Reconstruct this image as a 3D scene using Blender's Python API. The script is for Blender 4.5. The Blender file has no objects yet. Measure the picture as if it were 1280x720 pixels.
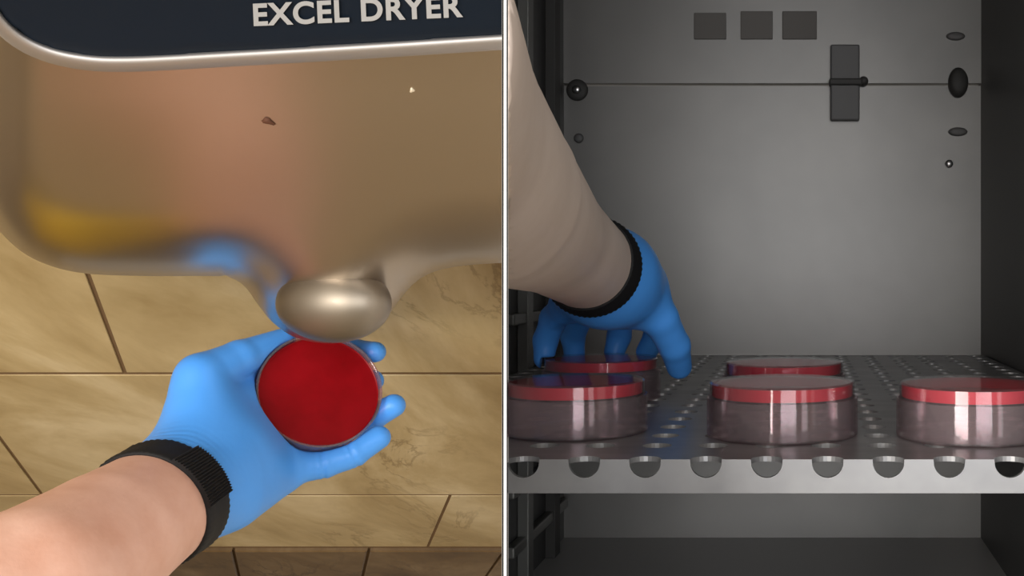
import bpy, bmesh, math, random
import numpy as np
from mathutils import Vector, Matrix
random.seed(3)
R = math.radians
C = bpy.context.scene.collection
SC = bpy.context.scene

# ------------------------------------------------------------------ camera, world, lamps, exposure
ZC = 1.2                       # camera height
F = 1280.0                     # focal length in pixels (36 mm lens on 36 mm sensor)
VX, VY = 1005.0, 345.0         # where the lens axis meets the 1280x720 frame (shift lens)
cam_d = bpy.data.cameras.new('camera'); cam = bpy.data.objects.new('camera', cam_d); C.objects.link(cam)
cam.location = (0, 0, ZC); cam.rotation_euler = (R(90), 0, 0)
cam_d.sensor_width = 36; cam_d.lens = 36; cam_d.clip_start = 0.01
cam_d.shift_x = (640 - VX) / 1280.0
cam_d.shift_y = (VY - 360) / 1280.0
SC.camera = cam
SC.view_settings.view_transform = 'Standard'; SC.view_settings.look = 'None'
SC.view_settings.exposure = 0.0; SC.view_settings.gamma = 1.0; SC.view_settings.use_curve_mapping = False
w = bpy.data.worlds.new('room_light'); SC.world = w; w.use_nodes = True
bg = w.node_tree.nodes['Background']; bg.inputs[0].default_value = (0.80, 0.74, 0.66, 1); bg.inputs[1].default_value = 0.62

def lamp(name, loc, target, sx, sy, power, col):
    d = bpy.data.lights.new(name, 'AREA'); d.shape = 'RECTANGLE'; d.size = sx; d.size_y = sy; d.energy = power; d.color = col
    o = bpy.data.objects.new(name, d); C.objects.link(o); o.location = loc
    o.rotation_euler = (Vector(target) - Vector(loc)).to_track_quat('-Z', 'Y').to_euler()
    return o
lamp('front_fill', (-1.15, -1.7, ZC + 0.10), (-0.55, 0.95, ZC - 0.15), 1.1, 1.2, 62, (1.0, 0.96, 0.90))  # added frontal fill so the downward-facing tiled wall gets light
lamp('ceiling_lamp', (-0.9, -0.5, ZC + 1.3), (-0.5, 0.7, ZC - 0.1), 0.9, 0.5, 14, (1.0, 0.95, 0.88))
lamp('lab_light', (0.34, -1.30, ZC + 0.12), (0.0, 1.2, ZC + 0.0), 0.8, 1.0, 15.5, (0.96, 0.98, 1.0))
lamp('window_light', (1.35, -1.35, ZC + 0.05), (0.0, 0.6, ZC - 0.05), 0.36, 1.1, 2.4, (0.97, 0.99, 1.0))

def P(px, py, Y):
    return Vector(((px - VX) / F * Y, Y, ZC - (py - VY) / F * Y))

# ------------------------------------------------------------------ helpers
def tag(o, label=None, cat=None, group=None, kind=None):
    if label: o['label'] = label
    if cat: o['category'] = cat
    if group: o['group'] = group
    if kind: o['kind'] = kind
    return o

def empty(name, loc, label, cat, group=None):
    o = bpy.data.objects.new(name, None); C.objects.link(o); o.location = loc; o.empty_display_size = .02
    return tag(o, label, cat, group)

def link(name, bm, m, parent=None, smooth=True):
    """bm is in world coordinates; the part keeps its world place under its parent."""
    me = bpy.data.meshes.new(name); bm.to_mesh(me); bm.free()
    if smooth:
        for p in me.polygons: p.use_smooth = True
    o = bpy.data.objects.new(name, me); C.objects.link(o)
    if m: me.materials.append(m)
    if parent is not None:
        o.parent = parent
        o.matrix_parent_inverse = Matrix.Translation(parent.location).inverted()
    return o

def sharp(o, ang=40):
    me = o.data
    bm = bmesh.new(); bm.from_mesh(me)
    for e in bm.edges:
        if len(e.link_faces) == 2 and e.calc_face_angle(0) > R(ang): e.smooth = False
    bm.to_mesh(me); bm.free()
    return o

def from_pydata(verts, faces):
    bm = bmesh.new()
    vs = [bm.verts.new(v) for v in verts]
    for f in faces:
        try: bm.faces.new([vs[i] for i in f])
        except ValueError: pass
    bm.normal_update()
    return bm

def box(bm, lo, hi, bevel=0.0, rot=None, seg=2):
    r = bmesh.ops.create_cube(bm, size=1)
    vs = r['verts']
    lo, hi = Vector(lo), Vector(hi); c = (lo + hi) / 2; s = hi - lo
    for v in vs: v.co = Vector((v.co.x * s.x, v.co.y * s.y, v.co.z * s.z))
    if bevel > 0:
        es = list({e for v in vs for e in v.link_edges})
        r2 = bmesh.ops.bevel(bm, geom=es, offset=bevel, segments=seg, affect='EDGES', profile=.5)
        vs = list({v for v in r2['verts']} | {v for v in vs if v.is_valid})
    M = Matrix.Translation(c) @ (rot.to_4x4() if rot else Matrix.Identity(4))
    for v in vs: v.co = M @ v.co
    return bm

def lathe(bm, prof, centre, axis=Vector((0, 0, 1)), n=64, closed=False):
    """prof: list of (radius, height) swept round axis at centre."""
    q = Vector((0, 0, 1)).rotation_difference(axis)
    rings = []
    for r, h in prof:
        if r < 1e-6:
            rings.append([bm.verts.new(centre + q @ Vector((0, 0, h)))])
        else:
            rings.append([bm.verts.new(centre + q @ Vector((r * math.cos(2 * math.pi * i / n), r * math.sin(2 * math.pi * i / n), h))) for i in range(n)])
    pairs = list(zip(rings, rings[1:])) + ([(rings[-1], rings[0])] if closed else [])
    for a, b in pairs:
        for i in range(n):
            j = (i + 1) % n
            if len(a) == 1 and len(b) == 1: continue
            if len(a) == 1: bm.faces.new([a[0], b[j], b[i]])
            elif len(b) == 1: bm.faces.new([a[i], a[j], b[0]])
            else: bm.faces.new([a[i], a[j], b[j], b[i]])
    bmesh.ops.recalc_face_normals(bm, faces=bm.faces)
    return bm

def cut(bm, co, no, fill=True):
    """keep the side the normal does NOT point to"""
    r = bmesh.ops.bisect_plane(bm, geom=bm.verts[:] + bm.edges[:] + bm.faces[:], plane_co=co, plane_no=no, clear_outer=True)
    if fill:
        es = [e for e in r['geom_cut'] if isinstance(e, bmesh.types.BMEdge) and e.is_boundary]
        if es: bmesh.ops.holes_fill(bm, edges=es, sides=0)
    return bm

# ------------------------------------------------------------------ signed distance modelling for the hands
def cone_sdf(p, a, b, ra, rb):
    a = np.array(a); b = np.array(b); ba = b - a
    l2 = max(ba @ ba, 1e-12)
    t = np.clip(((p - a) @ ba) / l2, 0, 1)
    d = np.linalg.norm(p - a - t[..., None] * ba, axis=-1)
    return d - (ra + (rb - ra) * t)

def ell_sdf(p, c, ax, rad):
    """ax: 3x3 rows are axes"""
    q = (p - np.array(c)) @ np.array(ax).T
    rad = np.array(rad)
    k0 = np.linalg.norm(q / rad, axis=-1); k1 = np.linalg.norm(q / (rad * rad), axis=-1)
    return k0 * (k0 - 1) / np.maximum(k1, 1e-9)

def smin(a, b, k):
    h = np.maximum(k - np.abs(a - b), 0) / k
    return np.minimum(a, b) - h * h * k * .25

def surface_nets(fn, lo, hi, h):
    lo = np.array(lo); hi = np.array(hi)
    n = np.ceil((hi - lo) / h).astype(int) + 1
    xs = [lo[i] + h * np.arange(n[i]) for i in range(3)]
    D = np.empty(n, np.float32)
    for i in range(0, n[0], 16):
        X, Y, Z = np.meshgrid(xs[0][i:i + 16], xs[1], xs[2], indexing='ij')
        D[i:i + 16] = fn(np.stack([X, Y, Z], -1))
    S = D < 0
    sl = [slice(0, -1), slice(1, None)]
    cnt = np.zeros(np.array(n) - 1, int)
    for a in (0, 1):
        for b in (0, 1):
            for c in (0, 1): cnt += S[sl[a], sl[b], sl[c]]
    act = (cnt > 0) & (cnt < 8)
    idx = -np.ones(act.shape, int); cells = np.argwhere(act); idx[act] = np.arange(len(cells))
    acc = np.zeros((len(cells), 3)); num = np.zeros(len(cells))
    cor = [(a, b, c) for a in (0, 1) for b in (0, 1) for c in (0, 1)]
    for p in cor:
        for ax in range(3):
            if p[ax]: continue
            q = list(p); q[ax] = 1
            da = D[tuple((cells + p).T)]; db = D[tuple((cells + q).T)]
            m = (da < 0) != (db < 0)
            t = np.where(m, da / np.where(m, da - db, 1), 0)
            pt = np.array(p, float)[None].repeat(len(cells), 0); pt[:, ax] += t
            acc[m] += pt[m]; num[m] += 1
    V = lo + (cells + acc / num[:, None]) * h
    faces = []
    for ax in range(3):
        u, v = [(1, 2), (2, 0), (0, 1)][ax]
        A = [slice(None)] * 3; B = [slice(None)] * 3
        A[ax] = slice(0, -1); B[ax] = slice(1, None)
        e = S[tuple(A)] != S[tuple(B)]
        ed = np.argwhere(e)
        ed = ed[(ed[:, u] > 0) & (ed[:, v] > 0) & (ed[:, u] < n[u] - 1) & (ed[:, v] < n[v] - 1)]
        c0 = ed.copy(); c1 = ed.copy(); c1[:, u] -= 1
        c2 = c1.copy(); c2[:, v] -= 1; c3 = ed.copy(); c3[:, v] -= 1
        q = np.stack([idx[tuple(c.T)] for c in (c0, c1, c2, c3)], 1)
        ins = S[tuple(ed.T)]
        q[~ins] = q[~ins][:, ::-1]
        faces.append(q)
    return V, np.concatenate(faces)

def sdf_mesh(name, fn, lo, hi, h, m, parent=None, cuts=()):
    V, Fc = surface_nets(fn, lo, hi, h)
    me = bpy.data.meshes.new(name); me.from_pydata(V.tolist(), [], Fc.tolist())
    bm = bmesh.new(); bm.from_mesh(me); bpy.data.meshes.remove(me)
    for _ in range(2): bmesh.ops.smooth_vert(bm, verts=bm.verts, factor=.5, use_axis_x=True, use_axis_y=True, use_axis_z=True)
    for co, no in cuts: cut(bm, co, no)
    bmesh.ops.recalc_face_normals(bm, faces=bm.faces)
    return link(name, bm, m, parent)

# ------------------------------------------------------------------ materials
def mat(name, col, rough=.5, metal=0.0, spec=.5, **kw):
    m = bpy.data.materials.new(name); m.use_nodes = True
    b = m.node_tree.nodes['Principled BSDF']
    b.inputs['Base Color'].default_value = (*col, 1); b.inputs['Roughness'].default_value = rough
    b.inputs['Metallic'].default_value = metal; b.inputs['Specular IOR Level'].default_value = spec
    for k, v in kw.items(): b.inputs[k.replace('_', ' ')].default_value = v
    return m
def nodes(m): return m.node_tree.nodes, m.node_tree.links, m.node_tree.nodes['Principled BSDF']
def noise_col(m, c1, c2, scale, detail=4, lo=.35, hi=.65, stretch=(1, 1, 1), rough=.6):
    N, L, b = nodes(m)
    tc = N.new('ShaderNodeTexCoord'); mp = N.new('ShaderNodeMapping'); mp.inputs['Scale'].default_value = stretch
    n = N.new('ShaderNodeTexNoise'); n.inputs['Scale'].default_value = scale; n.inputs['Detail'].default_value = detail; n.inputs['Roughness'].default_value = rough
    r = N.new('ShaderNodeValToRGB'); r.color_ramp.elements[0].position = lo; r.color_ramp.elements[1].position = hi
    r.color_ramp.elements[0].color = (*c1, 1); r.color_ramp.elements[1].color = (*c2, 1)
    L.new(tc.outputs['Object'], mp.inputs[0]); L.new(mp.outputs[0], n.inputs['Vector']); L.new(n.outputs[0], r.inputs[0])
    L.new(r.outputs[0], b.inputs['Base Color'])
    return n, r
def bump(m, scale, strength, dist=.001, stretch=(1, 1, 1), detail=3):
    N, L, b = nodes(m)
    tc = N.new('ShaderNodeTexCoord'); mp = N.new('ShaderNodeMapping'); mp.inputs['Scale'].default_value = stretch
    n = N.new('ShaderNodeTexNoise'); n.inputs['Scale'].default_value = scale; n.inputs['Detail'].default_value = detail
    bp = N.new('ShaderNodeBump'); bp.inputs['Strength'].default_value = strength; bp.inputs['Distance'].default_value = dist
    L.new(tc.outputs['Object'], mp.inputs[0]); L.new(mp.outputs[0], n.inputs['Vector']); L.new(n.outputs[0], bp.inputs['Height'])
    L.new(bp.outputs[0], b.inputs['Normal'])
    return m
def clear(name, tint, amount=.12, gloss=.08):
    """thin clear plastic: mostly lets light through, mirrors a little more at grazing angles"""
    m = bpy.data.materials.new(name); m.use_nodes = True
    N, L = m.node_tree.nodes, m.node_tree.links; N.clear()
    out = N.new('ShaderNodeOutputMaterial'); tr = N.new('ShaderNodeBsdfTransparent'); tr.inputs[0].default_value = (*tint, 1)
    gl = N.new('ShaderNodeBsdfGlossy'); gl.inputs['Roughness'].default_value = gloss
    df = N.new('ShaderNodeBsdfDiffuse'); df.inputs[0].default_value = (.75, .74, .74, 1)
    lw = N.new('ShaderNodeLayerWeight'); lw.inputs[0].default_value = .25
    ma = N.new('ShaderNodeMath'); ma.operation = 'MULTIPLY_ADD'; ma.inputs[1].default_value = .55; ma.inputs[2].default_value = .03
    m1 = N.new('ShaderNodeMixShader'); m1.inputs[0].default_value = amount
    m2 = N.new('ShaderNodeMixShader')
    L.new(lw.outputs['Facing'], ma.inputs[0]); L.new(ma.outputs[0], m2.inputs[0])
    L.new(tr.outputs[0], m1.inputs[1]); L.new(df.outputs[0], m1.inputs[2])
    L.new(m1.outputs[0], m2.inputs[1]); L.new(gl.outputs[0], m2.inputs[2]); L.new(m2.outputs[0], out.inputs[0])
    return m

M_tile = mat('tan_stone_tile', (.5, .4, .2), .42, spec=.4)
M_grout = mat('brown_grout', (.17, .10, .045), .9)
M_base = mat('brown_base_tile', (.25, .16, .07), .45)
M_steel = mat('stainless_cover', (.52, .46, .40), .28, 1.0)
M_chrome = mat('satin_rim', (.50, .48, .47), .6, 1.0)
M_navy = mat('navy_label', (.006, .012, .022), .6, spec=.15)
M_white = mat('white_print', (.42, .43, .44), .6)
M_glove = mat('blue_nitrile', (.080, .36, .96), .40, spec=.45)
M_skin = mat('skin', (.62, .34, .24), .5, spec=.35)
M_strap = mat('black_woven_strap', (.010, .010, .011), .65, spec=.3)
M_agar = mat('blood_agar', (.24, .002, .006), .35, spec=.15)
M_agar2 = mat('red_agar', (.60, .015, .045), .4, spec=.3)
M_clear = clear('clear_plastic', (.97, .94, .95), .03)
M_lid = clear('lid_plastic_red_reflection', (.965, .83, .865), .07)  # lid itself is clear; pink tint stands in for the agar's red reflection
M_plaster = mat('rear_wall_paint', (.42, .33, .22), .8)
M_floor = mat('floor_tile', (.36, .29, .19), .5)
M_panelw = mat('white_panel_core', (.92, .92, .92), .6)
M_laminate = mat('black_panel_skin', (.006, .006, .007), .8, spec=.1)
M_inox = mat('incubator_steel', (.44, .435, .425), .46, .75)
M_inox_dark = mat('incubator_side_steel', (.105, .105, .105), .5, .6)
M_shelf = mat('shelf_steel', (.50, .50, .51), .36, .55)
M_dark = mat('dark_fitting', (.05, .048, .046), .6)
M_brkt = mat('grey_bracket', (.16, .157, .157), .6, .3)
M_vent = mat('vent_recess', (.17, .158, .147), .8)
M_yellow = mat('yellow_plastic', (.75, .50, .02), .5)

# stone look of the tiles: broad cloudy tone, veins, grain
def stone(m, dark, mid, light):
    N, L, b = nodes(m)
    tc = N.new('ShaderNodeTexCoord')
    mp = N.new('ShaderNodeMapping'); mp.inputs['Scale'].default_value = (1, .55, .55)
    n1 = N.new('ShaderNodeTexNoise'); n1.inputs['Scale'].default_value = 5.5; n1.inputs['Detail'].default_value = 6; n1.inputs['Roughness'].default_value = .62; n1.inputs['Distortion'].default_value = .6
    r1 = N.new('ShaderNodeValToRGB'); e = r1.color_ramp.elements
    e[0].position = .33; e[0].color = (*dark, 1); e[1].position = .66; e[1].color = (*light, 1)
    x = e.new(.5); x.color = (*mid, 1)
    n2 = N.new('ShaderNodeTexNoise'); n2.inputs['Scale'].default_value = 7; n2.inputs['Detail'].default_value = 8; n2.inputs['Distortion'].default_value = 1.6; n2.inputs['Roughness'].default_value = .65
    r2 = N.new('ShaderNodeValToRGB'); e = r2.color_ramp.elements
    e[0].position = .468; e[0].color = (0, 0, 0, 1); e[1].position = .53; e[1].color = (0, 0, 0, 1); x = e.new(.5); x.color = (1, 1, 1, 1)
    n3 = N.new('ShaderNodeTexNoise'); n3.inputs['Scale'].default_value = 3.1; n3.inputs['Detail'].default_value = 2
    r3 = N.new('ShaderNodeValToRGB'); r3.color_ramp.elements[0].position = .46; r3.color_ramp.elements[1].position = .62
    mu = N.new('ShaderNodeMath'); mu.operation = 'MULTIPLY'
    mu2 = N.new('ShaderNodeMath'); mu2.operation = 'MULTIPLY'; mu2.inputs[1].default_value = .8
    mx = N.new('ShaderNodeMix'); mx.data_type = 'RGBA'; mx.inputs[7].default_value = (dark[0] * .5, dark[1] * .45, dark[2] * .4, 1)
    va = N.new('ShaderNodeAttribute'); va.attribute_name = 'tone'
    mt = N.new('ShaderNodeMix'); mt.data_type = 'RGBA'; mt.blend_type = 'MULTIPLY'; mt.inputs[0].default_value = 1
    L.new(tc.outputs['Object'], mp.inputs[0])
    for n in (n1, n2, n3): L.new(mp.outputs[0], n.inputs['Vector'])
    L.new(n1.outputs[0], r1.inputs[0]); L.new(n2.outputs[0], r2.inputs[0]); L.new(n3.outputs[0], r3.inputs[0])
    L.new(r2.outputs[0], mu.inputs[0]); L.new(r3.outputs[0], mu.inputs[1]); L.new(mu.outputs[0], mu2.inputs[0]); L.new(mu2.outputs[0], mx.inputs[0])
    L.new(r1.outputs[0], mx.inputs[6]); L.new(mx.outputs[2], mt.inputs[6]); L.new(va.outputs['Color'], mt.inputs[7]); L.new(mt.outputs[2], b.inputs['Base Color'])
    bp = N.new('ShaderNodeBump'); bp.inputs['Strength'].default_value = .25; bp.inputs['Distance'].default_value = .004
    L.new(n1.outputs[0], bp.inputs['Height']); L.new(bp.outputs[0], b.inputs['Normal'])
stone(M_tile, (.38, .275, .13), (.55, .43, .235), (.74, .62, .40))
stone(M_base, (.085, .048, .02), (.16, .10, .045), (.28, .20, .11))
M_skin2 = mat('skin_paled_by_light', (.5, .38, .31), .5, spec=.3)  # same skin, paled in colour for the cooler, hazier light at the incubator
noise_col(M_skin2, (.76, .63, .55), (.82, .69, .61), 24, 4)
noise_col(M_skin, (.70, .39, .29), (.80, .50, .40), 24, 4)
bump(M_skin, 420, .18, .0006)
bump(M_glove, 60, .22, .0016, detail=4)
bump(M_steel, 9, .05, .002, (1, 1, 1), 2)
noise_col(M_inox, (.245, .24, .235), (.31, .30, .29), 3.2, 4)
noise_col(M_shelf, (.26, .26, .27), (.35, .35, .355), 14, 4, stretch=(1, 3, 1))
def agar_noise(m, a, b_):
    noise_col(m, a, b_, 22, 4)
agar_noise(M_agar, (.20, .0008, .003), (.27, .002, .006))

# ------------------------------------------------------------------ the setting
PART_Y0 = 0.33                                   # front edge of the partition sheet
def pdir(px): return (px - VX) / F
def part_side(px):
    """point and normal (towards +x) of the upright plane through the camera axis at pixel column px"""
    k = pdir(px); return Vector((0, 0, ZC)), Vector((1, -k, 0)).normalized()
def sheet(name, pa, pb, m, parent, y1=2.3):
    # a flat sheet of even thickness that stands edge-on to the lens
    y0 = PART_Y0
    k = pdir((pa + pb) / 2); d = Vector((k, 1, 0)).normalized(); nrm = Vector((d.y, -d.x, 0))
    c = Vector((k * y0, y0, 0)); mid = pdir(631.3)
    off0 = (pdir(pa) - k) * y0 / math.sqrt(1 + k * k); off1 = (pdir(pb) - k) * y0 / math.sqrt(1 + k * k)
    dm = Vector((mid, 1, 0)).normalized()
    bm = bmesh.new(); ln = (y1 - y0) / dm.y
    q = [c + nrm * off0, c + nrm * off1, c + nrm * off1 + dm * ln, c + nrm * off0 + dm * ln]
    lo = [bm.verts.new((p.x, p.y, 0.0)) for p in q]; hi = [bm.verts.new((p.x, p.y, 2.6)) for p in q]
    bm.faces.new(lo[::-1]); bm.faces.new(hi)
    for i in range(4): bm.faces.new([lo[i], lo[(i + 1) % 4], hi[(i + 1) % 4], hi[i]])
    bmesh.ops.recalc_face_normals(bm, faces=bm.faces)
    return link(name, bm, m, parent, False)
part = empty('wall_partition', (pdir(631) * PART_Y0, PART_Y0, 0), 'thin upright white partition sheet between the tiled wall and the incubator', 'partition'); part['kind'] = 'structure'
del part['category']
sheet('panel_core', 629.6, 633.2, M_panelw, part)
sheet('edge_strip', 627.8, 629.6, M_laminate, part, PART_Y0 + .012)
sheet('edge_strip', 633.2, 634.8, M_laminate, part, PART_Y0 + .012)
LEFT_CUT = part_side(627.3)      # things left of the sheet end here
_co, _n = part_side(635.3)
RIGHT_CUT = (_co, -_n)           # things right of the sheet end here

# tiled wall: horizontal courses along X, the wall leans away towards its foot
Y0W = 0.80; DX, DZ = -0.492, -0.551
def WP(u, t, out=0.0):
    return Vector((u + DX * t, Y0W + t, ZC + DZ * t)) + WN * out
WN = Vector((0, DZ, -1.0)).normalized()
# plane tangent vectors are X and (0,1,DZ); a normal facing the camera is (0, DZ, -1) or its opposite
if WN.dot(Vector((0, -1, 0))) < 0: WN = -WN
def ut(px, py):
    k = (py - VY) / F; t = Y0W * k / (-DZ - k)
    x = (px - VX) / F * (Y0W + t)
    return x - DX * t, t
def wall_y(z): return Y0W + (ZC - z) / -DZ
def slab_mesh(cells, name, m, out0, out1, parent=None, bev=.0025, tones=None):
    verts, faces, tone = [], [], []
    for (u0, u1, t0, t1) in cells:
        b = len(verts); tn = random.uniform(.9, 1.06)
        for (a, c) in ((u0, t0), (u1, t0), (u1, t1), (u0, t1)): verts.append(WP(a, c, out0))
        e = bev
        for (a, c) in ((u0, t0), (u1, t0), (u1, t1), (u0, t1)): verts.append(WP(a, c, out1 - e))
        for (a, c) in ((u0 + e, t0 + e), (u1 - e, t0 + e), (u1 - e, t1 - e), (u0 + e, t1 - e)): verts.append(WP(a, c, out1))
        fs = [(b + 8, b + 9, b + 10, b + 11)]
        for i in range(4):
            j = (i + 1) % 4
            fs += [(b + i, b + j, b + 4 + j, b + 4 + i), (b + 4 + i, b + 4 + j, b + 8 + j, b + 8 + i)]
        faces += fs; tone += [tn] * len(fs)
    bm = from_pydata(verts, faces)
    lay = bm.loops.layers.float_color.new('tone')
    bm.faces.ensure_lookup_table()
    for f, tn in zip(bm.faces, tone):
        for l in f.loops: l[lay] = (tn, tn, tn, 1)
    bmesh.ops.recalc_face_normals(bm, faces=bm.faces)
    cut(bm, *LEFT_CUT, fill=False)
    return link(name, bm, m, parent, False)
t465 = ut(0, 466)[1]; t618 = ut(0, 618)[1]; t682 = ut(0, 683)[1]; tend = 1.35
ttop = t465 - (t618 - t465) * 1.0
ttop2 = ttop - .34
wall = slab_mesh([(-2.6, 1.2, -.9, tend)], 'wall_left', M_grout, -.06, 0.0)
tag(wall, 'tan stone tiled wall behind the hand dryer', kind='structure')
g = .0021
def row(t0, t1, seams):
    out = []
    for a, b in zip(seams, seams[1:]): out.append((a + g, b - g, t0 + 1.5 * g, t1 - 1.5 * g))
    return out
uA = ut(134, 405)[0]; uB = ut(27.5, 583)[0]; uC = ut(550, 648)[0]
TW = .72
cells = []
cells += row(-.9, ttop2, [uB - 2 * TW, uB - TW, uB, uB + TW, uB + 2 * TW, uB + 3 * TW])
cells += row(ttop2, ttop, [uC - 3 * TW, uC - 2 * TW, uC - TW, uC, uC + TW, uC + 2 * TW])
cells += row(ttop, t465, [uA - 2 * TW, uA - TW, uA, uA + TW, uA + 2 * TW, uA + 3 * TW])
cells += row(t465, t618, [uB - 2 * TW, uB - TW, uB, uB + TW * 1.25, uB + 2 * TW, uB + 3 * TW])
cells += row(t618, t682, [uC - 3 * TW, uC - 2 * TW, uC - TW, uC, uC + TW, uC + 2 * TW])
tiles = slab_mesh(cells, 'tiles', M_tile, -.002, .0012, wall, .0003)
uD = ut(458, 700)[0]; uE = ut(296, 700)[0]
bw = uD - uE
base = slab_mesh(row(t682 + .004, tend, [uE - 4 * bw, uE - 3 * bw, uE - 2 * bw, uE - bw, uE, uD, uD + bw, uD + 2 * bw, uD + 3 * bw]), 'baseboard_left', M_base, 0.0, .006, None, .002)
tag(base, 'dark brown tile course along the foot of the tan wall', kind='structure')

# rest of the room behind the lens (seen in the steel only)
bm = bmesh.new(); box(bm, (-3, -2.2, -.06), (3, 2.6, 0)); fl = tag(link('floor', bm, M_floor, None, False), 'tan tiled floor', kind='structure')
bm = bmesh.new(); box(bm, (-3, -2.3, 0), (3, -2.2, 2.6)); tag(link('wall_rear', bm, M_plaster, None, False), 'tan wall behind the viewer', kind='structure')
bm = bmesh.new(); box(bm, (-2.5, -2.2, 0), (-2.4, 2.6, 2.6)); tag(link('wall_side', bm, M_plaster, None, False), 'tan side wall left of the hand dryer', kind='structure')

# ------------------------------------------------------------------ hand dryer
def catmull(pts, n=10):
    out = []
    N_ = len(pts)
    for i in range(N_):
        p0, p1, p2, p3 = [np.array(pts[(i + k - 1) % N_], float) for k in range(4)]
        for j in range(n):
            t = j / n
            out.append(.5 * ((2 * p1) + (-p0 + p2) * t + (2 * p0 - 5 * p1 + 4 * p2 - p3) * t * t + (-p0 + 3 * p1 - 3 * p2 + p3) * t ** 3))
    return np.array(out)
body_px = [(-42, 120), (-38, 205), (-22, 258), (8, 298), (45, 325), (100, 341), (180, 345), (255, 345), (287, 347), (306, 358), (322, 380), (340, 402),
           (365, 420), (395, 428), (428, 428), (458, 418), (482, 398), (503, 370), (523, 350), (548, 338), (590, 331), (680, 326), (780, 322), (840, 306), (878, 268), (892, 200),
           (892, 60), (880, -30), (830, -80), (700, -100), (420, -106), (120, -98), (10, -66), (-36, 10)]
poly = catmull(body_px, 8)
def poly_sdf(px, poly):
    a = poly; b = np.roll(poly, -1, 0); ba = b - a
    pa = px[:, None, :] - a[None]
    t = np.clip((pa * ba).sum(-1) / (ba * ba).sum(-1), 0, 1)
    q = a[None] + t[..., None] * ba
    d = np.linalg.norm(px[:, None, :] - q, axis=-1); k = d.argmin(1)
    near = q[np.arange(len(px)), k]; dist = d[np.arange(len(px)), k]
    cond = (a[None, :, 1] > px[:, None, 1]) != (b[None, :, 1] > px[:, None, 1])
    xi = a[None, :, 0] + (px[:, None, 1] - a[None, :, 1]) / np.where(b[:, 1] == a[:, 1], 1e-9, b[:, 1] - a[:, 1]) * ba[None, :, 0]
    inside = ((cond & (px[:, None, 0] < xi)).sum(1) % 2) == 1
    return np.where(inside, dist, -dist), near
def height_panel(poly, depth, step):
    """a pressed sheet whose outline is poly; depth(px, d) gives how far back each point lies"""
    lo = poly.min(0) - step; hi = poly.max(0) + step
    nx = int((hi[0] - lo[0]) / step) + 2; ny = int((hi[1] - lo[1]) / step) + 2
    gx, gy = np.meshgrid(lo[0] + step * np.arange(nx), lo[1] + step * np.arange(ny), indexing='ij')
    pts = np.stack([gx.ravel(), gy.ravel()], 1)
    d = np.empty(len(pts)); nr = np.empty_like(pts)
    for i in range(0, len(pts), 2000): d[i:i + 2000], nr[i:i + 2000] = poly_sdf(pts[i:i + 2000], poly)
    keep_v = d > -.62 * step
    pts2 = np.where((d < .30 * step)[:, None], nr, pts); d2 = np.where(d < .30 * step, 0, d)
    Yd = depth(pts2, d2)
    idm = np.arange(nx * ny).reshape(nx, ny); kv = keep_v.reshape(nx, ny)
    faces = []
    for i in range(nx - 1):
        for j in range(ny - 1):
            q = [idm[i, j], idm[i + 1, j], idm[i + 1, j + 1], idm[i, j + 1]]
            ok = [k for k in q if keep_v[k]]
            if len(ok) >= 3: faces.append(ok)
    used = sorted({k for f in faces for k in f}); mp = {k: i for i, k in enumerate(used)}
    bm = from_pydata([P(pts2[k][0], pts2[k][1], Yd[k]) for k in used], [[mp[k] for k in f] for f in faces])
    return bm
def front_y(p):
    # the cover leans with the wall and curves back a little towards its foot
    v = p[:, 1]
    return .580 + (v - 345) * .00038 + .016 * np.clip((v - 120) / 220.0, 0, 1.4) ** 2
def body_depth(p, d):
    Rr = 88.0; s = np.clip(1 - d / Rr, 0, 1)
    return front_y(p) + .054 * (1 - np.sqrt(np.maximum(1 - s * s, 0)))
dryer = empty('hand_dryer', P(420, 200, .60), 'stainless steel wall hand dryer with navy label and round nozzle', 'hand dryer')
bm = height_panel(poly, body_depth, 6.0)
bmesh.ops.remove_doubles(bm, verts=bm.verts, dist=.0004)
bmesh.ops.recalc_face_normals(bm, faces=bm.faces)
for _ in range(8): bmesh.ops.smooth_vert(bm, verts=[v for v in bm.verts if not v.is_boundary], factor=.5, use_axis_x=True, use_axis_y=True, use_axis_z=True)
es = [e for e in bm.edges if e.is_boundary]
r = bmesh.ops.extrude_edge_only(bm, edges=es)
for v in [x for x in r['geom'] if isinstance(x, bmesh.types.BMVert)]:
    # the casing widens a little towards the wall
    y = v.co.y; qx = VX + v.co.x / y * F; qy = VY + (ZC - v.co.z) / y * F
    qx = 420 + (qx - 420) * .97; qy = 150 + (qy - 150) * .935
    kz = (qy - VY) / F; y2 = max(Y0W * (-DZ) / (-DZ - kz) - .012, y + .004)
    v.co = P(qx, qy, y2)
bmesh.ops.recalc_face_normals(bm, faces=bm.faces)
cut(bm, *LEFT_CUT, fill=False)
cover = link('cover', bm, M_steel, dryer)

# round nozzle pressed out of the cover's foot
cN = P(417, 381, .506)
def nozzle_ring(s, y): return [P(417 + 73 * s * math.cos(a), 379.5 + 49 * s * math.sin(a) - 2 * (1 - s), y) for a in [2 * math.pi * i / 48 for i in range(48)]]
verts, faces = [], []
yn = float(body_depth(np.array([[417., 372.]]), np.array([56.]))[0]) - .020
prof = [(s_, yn + y_) for s_, y_ in [(.02, 0), (.25, .0008), (.5, .003), (.72, .0065), (.86, .010), (.94, .014), (.985, .019), (1.0, .026), (.99, .06), (.93, .09)]]
for s, y in prof: verts += nozzle_ring(s, y)
faces.append(list(range(48))[::-1])
for k in range(len(prof) - 1):
    for i in range(48):
        j = (i + 1) % 48; faces.append((k * 48 + i, k * 48 + j, (k + 1) * 48 + j, (k + 1) * 48 + i))
bm = from_pydata(verts, faces); bmesh.ops.recalc_face_normals(bm, faces=bm.faces)
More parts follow.
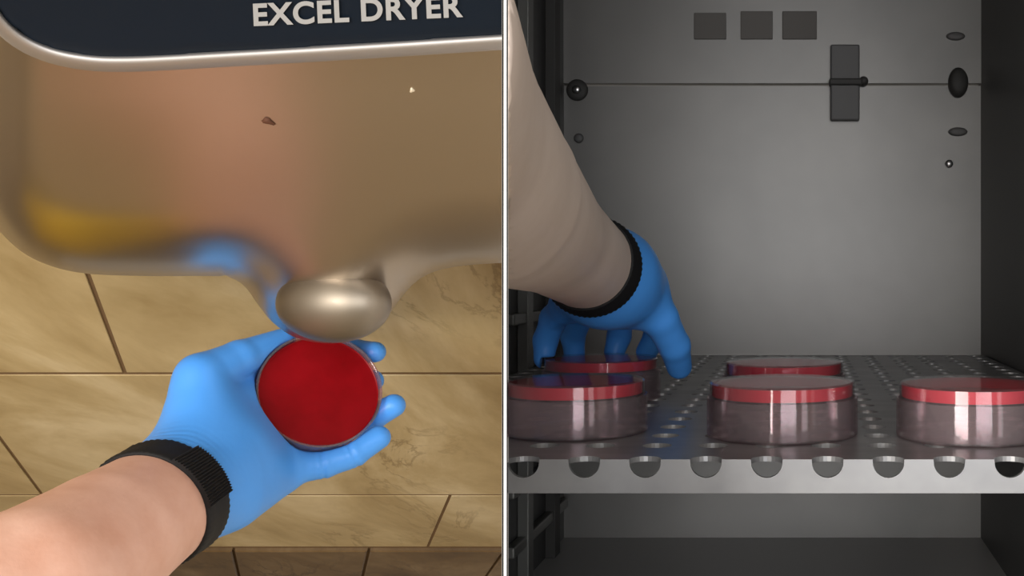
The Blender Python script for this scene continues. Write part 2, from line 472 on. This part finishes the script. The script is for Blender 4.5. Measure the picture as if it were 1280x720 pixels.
M_nozzle = mat('brushed_nozzle', (.27, .235, .19), .45, 1.0)
link('nozzle', bm, M_nozzle, dryer)

# label plate with a satin rim
lab_px = [(-18, -40), (-12, 0), (12, 34), (50, 58), (100, 71), (165, 74), (300, 67), (470, 57), (640, 46), (800, 36), (850, 0), (820, -60), (420, -76), (40, -64)]
lab = catmull(lab_px, 8)
def lab_depth(p, d):
    base = body_depth(p, np.full(len(p), 999.)) - .0035
    return base + .003 * (1 - np.clip(d / 8., 0, 1)) ** 2
bm = height_panel(lab, lab_depth, 9.0)
es = [e for e in bm.edges if e.is_boundary]
r = bmesh.ops.extrude_edge_only(bm, edges=es)
for v in [x for x in r['geom'] if isinstance(x, bmesh.types.BMVert)]: v.co.y += .006
bmesh.ops.recalc_face_normals(bm, faces=bm.faces)
cut(bm, *LEFT_CUT, fill=False)
plate = link('label_plate', bm, M_navy, dryer)
# rim: a half-round bead that follows the label's outline
verts, faces = [], []
n = len(lab); tang = np.roll(lab, -1, 0) - np.roll(lab, 1, 0); tang /= np.linalg.norm(tang, axis=1)[:, None]
nrm2 = np.stack([tang[:, 1], -tang[:, 0]], 1)
ctr = lab.mean(0); sgn = np.sign(((lab - ctr) * nrm2).sum(1)); nrm2 *= sgn[:, None]
K = 9
for i in range(n):
    for k in range(K):
        a = math.pi * k / (K - 1)
        q = lab[i] + nrm2[i] * (5.5 - 10.5 * math.cos(a))
        y = body_depth(q[None], np.array([999.]))[0] + .001 - .0070 * math.sin(a)
        verts.append(P(q[0], q[1], y))
for i in range(n):
    j = (i + 1) % n
    for k in range(K - 1): faces.append((i * K + k, j * K + k, j * K + k + 1, i * K + k + 1))
    faces.append((i * K, i * K + K - 1, j * K + K - 1, j * K))
bm = from_pydata(verts, faces); bmesh.ops.recalc_face_normals(bm, faces=bm.faces); cut(bm, *LEFT_CUT, fill=False)
link('label_rim', bm, M_chrome, dryer)
# lettering
def text_mesh(body, size, extrude, bold):
    cu = bpy.data.curves.new('lettering', 'FONT'); cu.body = body; cu.size = size; cu.extrude = extrude; cu.offset = bold
    cu.align_x = 'CENTER'; cu.space_character = 1.08
    o = bpy.data.objects.new('lettering_curve', cu); C.objects.link(o)
    dg = bpy.context.evaluated_depsgraph_get(); me = bpy.data.meshes.new_from_object(o.evaluated_get(dg))
    bpy.data.objects.remove(o); bpy.data.curves.remove(cu)
    return me
yl = float(front_y(np.array([[445., 15.]]))[0]) - .0042
sc_m = yl / F
me = text_mesh('EXCEL DRYER', 38 * sc_m, .0004, .0004)
xs = [v.co.x for v in me.vertices]; wid = max(xs) - min(xs)
kx = 262 * sc_m / wid
bm = bmesh.new(); bm.from_mesh(me)
o0 = P(446, 26, yl)
for v in bm.verts:
    x, y, z = v.co.x * kx, v.co.y, v.co.z
    ca, sa = math.cos(R(2.5)), math.sin(R(2.5))
    X, Z = x * ca - y * sa, x * sa + y * ca
    tx, ty = 446 + X / sc_m, 26 - Z / sc_m
    yy = float(front_y(np.array([[tx, ty]]))[0]) - .0042
    v.co = P(tx, ty, yy - z)
bmesh.ops.recalc_face_normals(bm, faces=bm.faces)
lt = link('lettering', bm, M_white, plate, False); lt.matrix_parent_inverse = Matrix.Translation(dryer.location).inverted(); lt['label'] = 'white capital lettering'
lt.matrix_parent_inverse = plate.matrix_world.inverted() if False else Matrix.Identity(4)
lt.matrix_parent_inverse = Matrix.Identity(4)
# flecks on the steel
def fleck(px, py, w_, h_, ang, m, name):
    verts = []
    for k in range(12):
        a = 2 * math.pi * k / 12; rr = 1 + .25 * math.sin(3 * a + 1)
        x, y = w_ * rr * math.cos(a), h_ * rr * math.sin(a)
        ca, sa = math.cos(ang), math.sin(ang)
        verts.append((px + x * ca - y * sa, py + x * sa + y * ca))
    arr = np.array(verts); yy = body_depth(arr, np.full(len(arr), 140.))
    d_, _ = poly_sdf(arr, poly); yy = body_depth(arr, d_)
    b = from_pydata([P(v[0], v[1], y - .0004) for v, y in zip(verts, yy)] + [P(v[0], v[1], y + .002) for v, y in zip(verts, yy)],
                    [list(range(12))] + [(i, (i + 1) % 12, 12 + (i + 1) % 12, 12 + i) for i in range(12)])
    bmesh.ops.recalc_face_normals(b, faces=b.faces)
    return link(name, b, m, dryer)
fleck(335, 152, 8.5, 3.8, .35, mat('brown_fleck', (.10, .035, .015), .8), 'fleck')['label'] = 'small brown fleck on the steel'
fleck(515, 113, 3, 3, 0, mat('pale_fleck', (.7, .6, .45), .6), 'fleck')['label'] = 'small pale fleck on the steel'

# ------------------------------------------------------------------ dish in the left hand
DN = Vector((.60, -.72, .37)).normalized()       # which way the open dish faces
DC = P(402, 487, .776)                            # centre of its rim
def Q(px, py, off):
    """the point seen at (px,py) that lies off metres behind the plane of the dish rim"""
    r_ = Vector(((px - VX) / F, 1, -(py - VY) / F))
    Y = (DN.dot(DC - Vector((0, 0, ZC))) - off) / DN.dot(r_)
    return P(px, py, Y)
dish = empty('petri_dish', DC - DN * .015, 'open petri dish of dark red agar held in a gloved palm', 'petri dish')
RD = .0445
bm = bmesh.new()
lathe(bm, [(0, -.0150), (RD - .001, -.0150), (RD, -.0140), (RD, -.0004), (RD - .0004, 0), (RD - .0012, 0), (RD - .0016, -.0004), (RD - .0016, -.0132), (0, -.0132)], DC, DN, 72)
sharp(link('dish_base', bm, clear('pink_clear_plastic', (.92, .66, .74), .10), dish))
bm = bmesh.new()
lathe(bm, [(0, -.0131), (RD - .0018, -.0131), (RD - .0018, -.0048), (RD - .0026, -.0056), (0, -.0056)], DC, DN, 72)
sharp(link('agar', bm, M_agar, dish))

# ------------------------------------------------------------------ left hand with glove
def n3(v): return np.array(v, float)
def chain(p, pts, k=.003):
    d = None
    for (a, ra), (b, rb) in zip(pts, pts[1:]):
        e = cone_sdf(p, a, b, ra, rb)
        d = e if d is None else smin(d, e, k)
    return d
wr = P(192, 632, .655)
arm_pts = [(P(262, 588, .715), .030), (P(232, 608, .690), .033), (P(192, 634, .655), .0375), (P(130, 676, .605), .0405), (P(40, 738, .545), .0445), (P(-110, 812, .50), .049), (Vector((-.545, .435, ZC - .225)), .052), (Vector((-.70, .30, ZC - .29)), .056)]
arm_pts = [(n3(a), r_) for a, r_ in arm_pts]
def arm_sdf(p):
    return chain(p, arm_pts, .002)
wrist_c = n3(P(262, 588, .715))
cuff = [(n3(P(205, 626, .667)), .0385), (n3(P(236, 606, .693)), .0375), (n3(P(275, 580, .72)), .036)]
G = {}
G['thumb'] = [(Q(258, 520, .002), .021), (Q(252, 472, -.002), .0172), (Q(300, 448, .004), .0132), (Q(352, 428, .014), .0105)]
G['index'] = [(Q(345, 480, .035), .014), (Q(398, 452, .040), .0108), (Q(446, 440, .033), .0098), (Q(469, 440, .014), .0084)]
G['middle'] = [(Q(362, 516, .036), .014), (Q(425, 486, .041), .0112), (Q(455, 476, .036), .0100), (Q(466, 476, .022), .0086)]
G['ring'] = [(Q(364, 552, .034), .0135), (Q(420, 540, .034), .0112), (Q(465, 522, .022), .0102), (Q(492, 507, .008), .0092)]
G['pinky'] = [(Q(345, 586, .022), .0135), (Q(402, 580, .018), .0112), (Q(440, 568, .012), .0105), (Q(473, 547, .006), .0092)]
G = {k: [(n3(a), r_) for a, r_ in v] for k, v in G.items()}
palm = [
    (Q(264, 562, .000), .026, Q(350, 500, .034), .0165),
    (Q(270, 582, .000), .026, Q(360, 540, .032), .0160),
    (Q(282, 602, .002), .025, Q(345, 580, .022), .0160),
    (Q(258, 544, .002), .025, Q(330, 480, .030), .0150),
    (Q(254, 555, .000), .025, Q(250, 492, .000), .0185),
    (Q(255, 515, .000), .018, Q(320, 500, .030), .012),
    (Q(292, 622, .000), .019, Q(350, 596, .020), .0135)]
palm = [(n3(a), ra, n3(b), rb) for a, ra, b, rb in palm]
def dish_gap(p):
    # the dish keeps its own room: distance to the outside of the dish
    q = p - n3(DC); h_ = q @ n3(DN); rr = np.linalg.norm(q - h_[..., None] * n3(DN), axis=-1)
    return np.maximum(rr - (RD + .0006), np.maximum(h_ - .06, -.0156 - h_))
def glove_sdf(p):
    d = None
    for a, ra, b, rb in palm:
        e = cone_sdf(p, a, b, ra, rb); d = e if d is None else smin(d, e, .014)
    d = smin(d, chain(p, cuff, .01), .016)
    fs = []
    for k in G:
        e = chain(p, G[k])
        if k in ('pinky', 'ring'):            # folds of the glove at the bent joints
            for q in (1, 2):
                v = G[k][q + 1][0] - G[k][q - 1][0]; v = v / np.linalg.norm(v)
                for o_, am in ((0, .0016), (-.004, .0008)):
                    e = e + am * np.exp(-(((p - G[k][q][0]) @ v - o_) / .0014) ** 2)
        fs.append(smin(d, e, .006))
    out = fs[0]
    for e in fs[1:]: out = np.minimum(out, e)
    # flared cuff end, trimmed square to the arm
    ax = (cuff[2][0] - cuff[0][0]); ax = ax / np.linalg.norm(ax)
    tt = (p - cuff[0][0]) @ ax
    side = 1 / (1 + np.exp(-(p[..., 2] - wrist_c[2] - .012) / .006))      # creases gather on the thumb side of the cuff
    ripple = (.00006 + .0003 * side) * np.sin(tt * 1350 + 3 * np.sin(p[..., 0] * 140 + p[..., 2] * 90)) * np.exp(-((tt - .012) / .013) ** 2)
    out = np.maximum(out + ripple, -(tt + .008))
    return np.maximum(out, -dish_gap(p))
allp = np.array([a for k in G for a, _ in G[k]] + [a for a, _ in cuff] + [a for a, *_ in palm])
person = sdf_mesh('person', arm_sdf, np.array([a for a, _ in arm_pts]).min(0) - .06, np.array([a for a, _ in arm_pts]).max(0) + .06, .004, M_skin)
tag(person, 'bare forearm from below with blue gloved palm holding an open red dish', 'person')
sdf_mesh('glove', glove_sdf, allp.min(0) - .045, allp.max(0) + .045, .0013, M_glove, person)['label'] = 'blue nitrile glove'

def strap(parent, c, ax, sdf, width, thick, seed, side, buckle=True, name='wrist_strap'):
    """a woven strap that hugs the arm: rays from the arm's axis find its skin"""
    c = n3(c); ax = n3(ax) / np.linalg.norm(n3(ax))
    s = np.cross(ax, n3(side)); s /= np.linalg.norm(s); t = np.cross(ax, s)
    nA = 120; prof = [(-.5, 0), (-.5, .75), (-.42, 1), (-.2, 1), (0, 1), (.2, 1), (.42, 1), (.5, .75), (.5, 0)]
    verts, faces = [], []
    for i in range(nA):
        a = 2 * math.pi * i / nA; dr = math.cos(a) * s + math.sin(a) * t
        rr = []
        for (u, h_) in prof:
            o = c + ax * u * width
            lo_, hi_ = .0, .09
            for _ in range(26):
                m_ = (lo_ + hi_) / 2
                if sdf((o + dr * m_)[None])[0] < 0: lo_ = m_
                else: hi_ = m_
            rr.append(lo_)
        base_r = rr
        rib = .00035 * (1 if i % 2 else -1)
        for (u, h_), r0 in zip(prof, base_r):
            verts.append(c + ax * u * width + dr * (r0 - .0006 + h_ * (thick + rib)))
    K = len(prof)
    for i in range(nA):
        j = (i + 1) % nA
        for k in range(K - 1): faces.append((i * K + k, j * K + k, j * K + k + 1, i * K + k + 1))
        faces.append((i * K + K - 1, j * K + K - 1, j * K, i * K))
    b = from_pydata(verts, faces); bmesh.ops.recalc_face_normals(b, faces=b.faces)
    o = link(name, b, M_strap, parent); o['label'] = 'black woven wrist strap'
    return o
def both(p): return np.minimum(arm_sdf(p), glove_sdf(p))
aax = cuff[2][0] - arm_pts[3][0]
sc_ = n3(P(198, 631, .660))
strap(person, sc_, aax, both, .025, .0028, 1, (0, 0, 1))
# the overlapping tongue of the strap: ribbed free end lying on the band
def tongue(parent, c, ax, sdf, a0, a1, width, side):
    c = n3(c); ax = n3(ax) / np.linalg.norm(n3(ax))
    s = np.cross(ax, n3(side)); s /= np.linalg.norm(s); t = np.cross(ax, s)
    verts, faces = [], []
    nn = 40; prof = [(-.5, .0), (-.5, 1), (.5, 1), (.5, .0)]
    for i in range(nn + 1):
        a = a0 + (a1 - a0) * i / nn; dr = math.cos(a) * s + math.sin(a) * t
        rib = .0006 * (1 if (i // 1) % 2 else -1)
        for u, h_ in prof:
            o = c + ax * u * width; lo_, hi_ = 0, .09
            for _ in range(24):
                m_ = (lo_ + hi_) / 2
                if sdf((o + dr * m_)[None])[0] < 0: lo_ = m_
                else: hi_ = m_
            verts.append(o + dr * (lo_ + .0018 + h_ * (.0022 + rib)))
    for i in range(nn):
        for k in range(3): faces.append((i * 4 + k, (i + 1) * 4 + k, (i + 1) * 4 + k + 1, i * 4 + k + 1))
        faces.append((i * 4 + 3, (i + 1) * 4 + 3, (i + 1) * 4, i * 4))
    faces.append((0, 1, 2, 3)); faces.append((nn * 4 + 3, nn * 4 + 2, nn * 4 + 1, nn * 4))
    b = from_pydata(verts, faces); bmesh.ops.recalc_face_normals(b, faces=b.faces)
    o = link('strap_end', b, M_strap, parent, False); o['label'] = 'ribbed free end of the strap'
    return o
def ang_of(pt, c, ax, side):
    c = n3(c); ax = n3(ax) / np.linalg.norm(n3(ax)); s = np.cross(ax, n3(side)); s /= np.linalg.norm(s); t = np.cross(ax, s)
    q = n3(pt) - c; return math.atan2(q @ t, q @ s)
aS = ang_of(P(255, 640, .64), sc_, aax, (0, 0, 1)); aT = ang_of(P(190, 575, .61), sc_, aax, (0, 0, 1))
if aT - aS > math.pi: aT -= 2 * math.pi
if aS - aT > math.pi: aT += 2 * math.pi
tongue(person, sc_, aax, both, aS, aT, .0262, (0, 0, 1))

# ------------------------------------------------------------------ incubator
HS = .0984; ZS = ZC - HS                    # shelf top
YF_, YB = .543, 1.285
XL = (705 - VX) / F * YB; XR = (1226 - VX) / F * YB
ZF = ZC - (672 - VY) / F * YB; ZT = ZC + .52
YOPEN = .42
inc = empty('incubator', ((XL + XR) / 2, YB, ZF), 'grey steel incubator chamber standing open to the right of the partition', 'incubator')
def part_box(name, lo, hi, m, bev=.0, cutit=False, parent=None, smooth=False):
    b = bmesh.new(); box(b, lo, hi, bev)
    if cutit: cut(b, *RIGHT_CUT)
    return link(name, b, m, parent or inc, smooth)
zseam = ZC - (106 - VY) / F * YB
part_box('back_panel', (XL, YB, ZF), (XR, YB + .02, zseam - .0015), M_inox)
part_box('back_panel', (XL, YB - .0025, zseam + .0015), (XR, YB + .02, ZT), M_inox)
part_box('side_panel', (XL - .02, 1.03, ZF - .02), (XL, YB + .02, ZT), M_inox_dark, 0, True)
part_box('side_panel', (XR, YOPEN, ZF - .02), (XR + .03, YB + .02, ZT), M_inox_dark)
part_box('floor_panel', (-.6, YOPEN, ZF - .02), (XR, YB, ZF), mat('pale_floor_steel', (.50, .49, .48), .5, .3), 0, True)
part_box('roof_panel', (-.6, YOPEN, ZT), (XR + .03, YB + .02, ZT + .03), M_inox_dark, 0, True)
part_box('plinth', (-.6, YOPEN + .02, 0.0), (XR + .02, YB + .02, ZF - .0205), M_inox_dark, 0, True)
def back_pt(px, py): return P(px, py, YB)
def plate_px(name, x0, y0, x1, y1, th, m, bev=.002, parent=None):
    a, b = back_pt(x0, y1), back_pt(x1, y0)
    return part_box(name, (a.x, YB - .0025 - th, a.z), (b.x, YB - .0015, b.z), m, bev, parent=parent)
plate_px('latch_bracket', 1038, 58, 1074, 152, .010, M_brkt)
plate_px('latch_bar', 1036, 101, 1077, 109, .016, M_dark)
def knob(px, py, r, th, m, name='screw'):
    b = bmesh.new(); c = back_pt(px, py)
    lathe(b, [(0, th), (r * .6, th), (r * .9, th * .75), (r, th * .3), (r, -.001), (0, -.001)], Vector((c.x, YB - .002, c.z)), Vector((0, -1, 0)), 24)
    return link(name, b, m, inc)
knob(1079, 103, .006, .014, M_dark, 'latch_knob')
M_screw = mat('bright_screw', (.6, .6, .6), .3, 1)
knob(722, 113, .0135, .004, M_dark, 'washer'); knob(722, 113, .006, .008, M_screw)
knob(724, 173, .006, .004, M_brkt)
b_ = knob(1197, 104, .0125, .012, M_dark, 'hinge_plug'); 
for v in b_.data.vertices: pass
b_.data.transform(Matrix.Translation((0, 0, back_pt(1197, 104).z)) @ Matrix.Diagonal((1, 1, 1.5, 1)) @ Matrix.Translation((0, 0, -back_pt(1197, 104).z)))
for (px, py) in ((1194, 46), (1197, 165)):
    k = knob(px, py, .012, .004, M_brkt)
    z0 = back_pt(px, py).z; k.data.transform(Matrix.Translation((0, 0, z0)) @ Matrix.Diagonal((1, 1, .45, 1)) @ Matrix.Translation((0, 0, -z0)))
knob(1186, 205, .005, .005, M_screw)
for (x0, x1, y0, y1) in ((868, 908, 17, 50), (926, 966, 15, 50), (978, 1021, 15, 50)): plate_px('vent', x0, y0, x1, y1, .003, M_vent, .001)
# ladder rails on the side walls
M_rail = mat('shelf_rail', (.22, .22, .21), .45, .7)
zs = [ZS - .0022, ZS - .115, ZS - .175, ZS + .06]
for i, z in enumerate(zs):
    part_box('shelf_rail', (XL, 1.03, z - .012), (XL + .010, YB - .02, z), M_rail, .002, True)
    if i == 0: part_box('shelf_rail', (XR - .012, YF_ + .012, z - .012), (XR, YB - .02, z), M_rail, .002)
part_box('rail_post', (XL, 1.19, ZF), (XL + .012, 1.215, ZT), M_dark, .001)
part_box('rail_post', (XL, 1.075, ZF), (XL + .012, 1.095, ZT), M_rail, .001)

# perforated shelf, its front edge bent down through a row of holes
SX, SY = .0322, .0363; X0 = (655 - VX) / F * YF_
RH = .0084; NH = 24
verts, faces = [], []
def add(v): verts.append(tuple(v)); return len(verts) - 1
TH = .0011
def cell(cx, cy, hx0, hx1, hy0, hy1, f3, half=None):
    """a square of sheet with a round hole; f3 maps sheet coords to the shelf; half: only y>=0 or y<=0"""
    ring, outer = [], []
    rng = range(NH) if half is None else (range(NH // 2 + 1))
    for i in rng:
        a = 2 * math.pi * i / NH if half is None else (math.pi * i / (NH // 2) if half > 0 else -math.pi * i / (NH // 2))
        c, s = math.cos(a), math.sin(a)
        k = min((hx1 if c > 0 else -hx0) / abs(c) if abs(c) > 1e-6 else 9, (hy1 if s > 0 else -hy0) / abs(s) if abs(s) > 1e-6 else 9)
        ring.append(add(f3(cx + RH * c, cy + RH * s))); outer.append(add(f3(cx + k * c, cy + k * s)))
    n_ = len(ring)
    for i in range(n_ if half is None else n_ - 1):
        j = (i + 1) % n_
        faces.append((ring[i], outer[i], outer[j], ring[j]))
    # square corners
    for sx in (hx0, hx1):
        for sy in (hy0, hy1):
            if half is not None and (sy > 0) != (half > 0): continue
            best = None
            aa = math.atan2(sy, sx) % (2 * math.pi)
            for i in range(n_ if half is None else n_ - 1):
                a0 = (2 * math.pi * i / NH if half is None else (math.pi * i / (NH // 2)) * (1 if half > 0 else -1)) % (2 * math.pi)
                a1 = a0 + (2 * math.pi / NH if (half is None or half > 0) else -2 * math.pi / NH)
                l, h_ = min(a0, a1), max(a0, a1)
                for ad in (aa, aa + 2 * math.pi, aa - 2 * math.pi):
                    if l + 1e-6 < ad < h_ - 1e-6: best = i
            if best is not None:
                cidx = add(f3(cx + sx, cy + sy))
                faces.append((outer[best], cidx, outer[(best + 1) % n_]))
def top3(x, y): return (x, y, ZS)
FL = .0165
def flange3(x, y):   # y<=0 runs down the front
    return (x, YF_, ZS + (y - YF_))
nrow = int((YB - .012 - (.586 + SY / 2)) / SY)
for k in range(-6, 12):
    cx = X0 + SX * k
    h0, h1 = -SX / 2, SX / 2
    for rr in range(nrow + 1):
        cell(cx, .586 + SY * rr, h0, h1, -(.586 - SY / 2 - .586) * -1 if False else -SY / 2, SY / 2, top3)
    cell(cx, YF_, h0, h1, -FL, .586 - SY / 2 - YF_, top3, half=1)
    cell(cx, YF_, h0, h1, -FL, .02, flange3, half=-1)
bm = from_pydata(verts, faces)
bmesh.ops.remove_doubles(bm, verts=bm.verts, dist=.0002)
cut(bm, *RIGHT_CUT, fill=False)
bmesh.ops.bisect_plane(bm, geom=bm.verts[:] + bm.edges[:] + bm.faces[:], plane_co=(XR - .003, 0, 0), plane_no=(1, 0, 0), clear_outer=True)
bmesh.ops.bisect_plane(bm, geom=bm.verts[:] + bm.edges[:] + bm.faces[:], plane_co=(XL + .0135, 0, 0), plane_no=(-1, 0, 0), clear_outer=True)
bmesh.ops.recalc_face_normals(bm, faces=bm.faces)
shelf = link('perforated_shelf', bm, M_shelf, None, False)
tag(shelf, 'perforated steel incubator shelf with bent front edge carrying the petri dishes', 'shelf')
so = shelf.modifiers.new('thick', 'SOLIDIFY'); so.thickness = .0028; so.offset = 0; so.use_even_offset = True

# inverted petri dishes on the shelf
HD = .0325
def make_dish(name, px, Y, label, rad=.0445):
    x = (px - VX) / F * Y; z = ZS + .0015
    c = Vector((x, Y, z)); t = empty(name, c, label, 'petri dish', 'petri dishes in the incubator')
    r_ = rad
    bm = bmesh.new()
    lathe(bm, [(0, 0), (r_ + .0006, 0), (r_ + .0018, .001), (r_ + .0018, .0232), (r_ + .0006, .0232), (r_ + .0006, .0016), (0, .0016)], c, n=64)
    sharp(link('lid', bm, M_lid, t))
    bm = bmesh.new()
    lathe(bm, [(r_ - .0012, .0022), (r_, .0022), (r_, HD - .001), (r_ - .0010, HD), (0, HD), (0, HD - .0012), (r_ - .0012, HD - .0012)], c, n=64, closed=True)
    sharp(link('dish_base', bm, M_clear, t))
    bm = bmesh.new()
    lathe(bm, [(r_ - .0014, HD - .0014), (r_ - .0014, HD - .0085), (r_ - .003, HD - .0078), (0, HD - .0074), ], c, n=64)
    # ring of agar seen through the wall, with its pale face under the dish floor
    lathe(bm, [(r_ - .0014, HD - .0014), (r_ - .004, HD - .0013)], c, n=64)
    sharp(link('agar', bm, M_agar2, t))
    return t
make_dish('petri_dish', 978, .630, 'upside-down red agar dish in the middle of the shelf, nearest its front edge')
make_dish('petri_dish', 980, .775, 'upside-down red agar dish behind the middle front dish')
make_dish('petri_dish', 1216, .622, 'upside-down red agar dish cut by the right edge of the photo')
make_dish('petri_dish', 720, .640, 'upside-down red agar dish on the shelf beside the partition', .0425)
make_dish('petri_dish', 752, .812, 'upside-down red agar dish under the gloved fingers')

# ------------------------------------------------------------------ arm reaching into the incubator
arm2 = [(P(775, 352, .735), .026), (P(735, 330, .690), .0310), (P(688, 296, .60), .0335), (P(605, 238, .455), .0420), (P(500, 150, .34), .046), (P(400, 60, .26), .050)]
arm2 = [(n3(a), r_) for a, r_ in arm2]
def arm2_sdf(p): return chain(p, arm2, .002)
lo2 = np.array([a for a, _ in arm2]).min(0) - .06; hi2 = np.array([a for a, _ in arm2]).max(0) + .06
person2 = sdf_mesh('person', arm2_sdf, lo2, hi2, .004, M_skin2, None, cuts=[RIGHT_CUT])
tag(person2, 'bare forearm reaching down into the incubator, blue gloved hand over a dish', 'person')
H = {}
H['thumb'] = [(P(795, 362, .742), .0165), (P(825, 398, .752), .0135), (P(843, 432, .768), .0118), (P(849, 458, .785), .0098)]
H['index'] = [(P(800, 352, .80), .0135), (P(822, 378, .850), .0115), (P(820, 420, .868), .0102), (P(808, 440, .872), .0090)]
H['middle'] = [(P(772, 362, .81), .0138), (P(778, 382, .868), .0115), (P(774, 420, .886), .0102), (P(768, 440, .884), .0090)]
H['ring'] = [(P(742, 372, .80), .0135), (P(728, 388, .850), .0112), (P(716, 420, .874), .0102), (P(718, 442, .876), .0090)]
H['pinky'] = [(P(712, 378, .775), .0125), (P(692, 398, .800), .0105), (P(682, 425, .808), .0095), (P(680, 448, .806), .0082)]
H = {k: [(n3(a), r_) for a, r_ in v] for k, v in H.items()}
palm2 = [(P(765, 345, .725), .026, P(800, 356, .80), .0145), (P(760, 348, .725), .026, P(772, 366, .808), .0145),
         (P(752, 350, .72), .026, P(742, 374, .80), .0145), (P(745, 352, .715), .024, P(712, 380, .778), .0135),
         (P(770, 345, .72), .024, P(800, 370, .745), .0165)]
palm2 = [(n3(a), ra, n3(b), rb) for a, ra, b, rb in palm2]
cuff2 = [(n3(P(739, 332, .694)), .0325), (n3(P(762, 348, .72)), .0310), (n3(P(785, 362, .75)), .028)]
DISH2 = n3(((752 - VX) / F * .812, .812, ZS + .0015))
def glove2_sdf(p):
    d = None
    for a, ra, b, rb in palm2:
        e = cone_sdf(p, a, b, ra, rb); d = e if d is None else smin(d, e, .014)
    d = smin(d, chain(p, cuff2, .01), .014)
    fs = [smin(d, chain(p, H[k]), .008) for k in H]
    out = fs[0]
    for e in fs[1:]: out = np.minimum(out, e)
    ax = cuff2[2][0] - cuff2[0][0]; ax = ax / np.linalg.norm(ax)
    tt = (p - cuff2[0][0]) @ ax
    out = np.maximum(out, -(tt + .004))
    q = p - DISH2; rr = np.hypot(q[..., 0], q[..., 1])
    gap = np.maximum(rr - .0470, np.maximum(q[..., 2] - HD - .0006, -q[..., 2] - .003))
    return np.maximum(out, -gap)
allp2 = np.array([a for k in H for a, _ in H[k]] + [a for a, _ in cuff2] + [a for a, *_ in palm2])
sdf_mesh('glove', glove2_sdf, allp2.min(0) - .045, allp2.max(0) + .045, .0014, M_glove, person2)['label'] = 'blue nitrile glove'
strap(person2, P(735, 331, .690), arm2[0][0] - arm2[2][0], lambda p: np.minimum(arm2_sdf(p), glove2_sdf(p)), .013, .0022, 2, (0, 0, 1))

# bin shape added out of view to give the steel its yellow reflection
bx0, by0 = -1.26, 1.08
binn = empty('added_yellow_bin', (bx0, by0, 0), 'yellow waste bin mirrored in the lower left corner of the dryer', 'bin')
b = bmesh.new(); box(b, (bx0 - .20, by0 - .17, .003), (bx0 + .20, by0 + .17, .56), .03)
for v in b.verts:
    k = .80 + .20 * v.co.z / .56; v.co.x = bx0 + (v.co.x - bx0) * k; v.co.y = by0 + (v.co.y - by0) * k
link('bin_body', b, M_yellow, binn)
b = bmesh.new(); box(b, (bx0 - .22, by0 - .19, .56), (bx0 + .22, by0 + .19, .62), .03, seg=3); link('lid', b, M_yellow, binn)
b = bmesh.new(); box(b, (bx0 - .06, by0 - .235, .02), (bx0 + .06, by0 - .12, .045), .008); link('pedal', b, M_dark, binn)
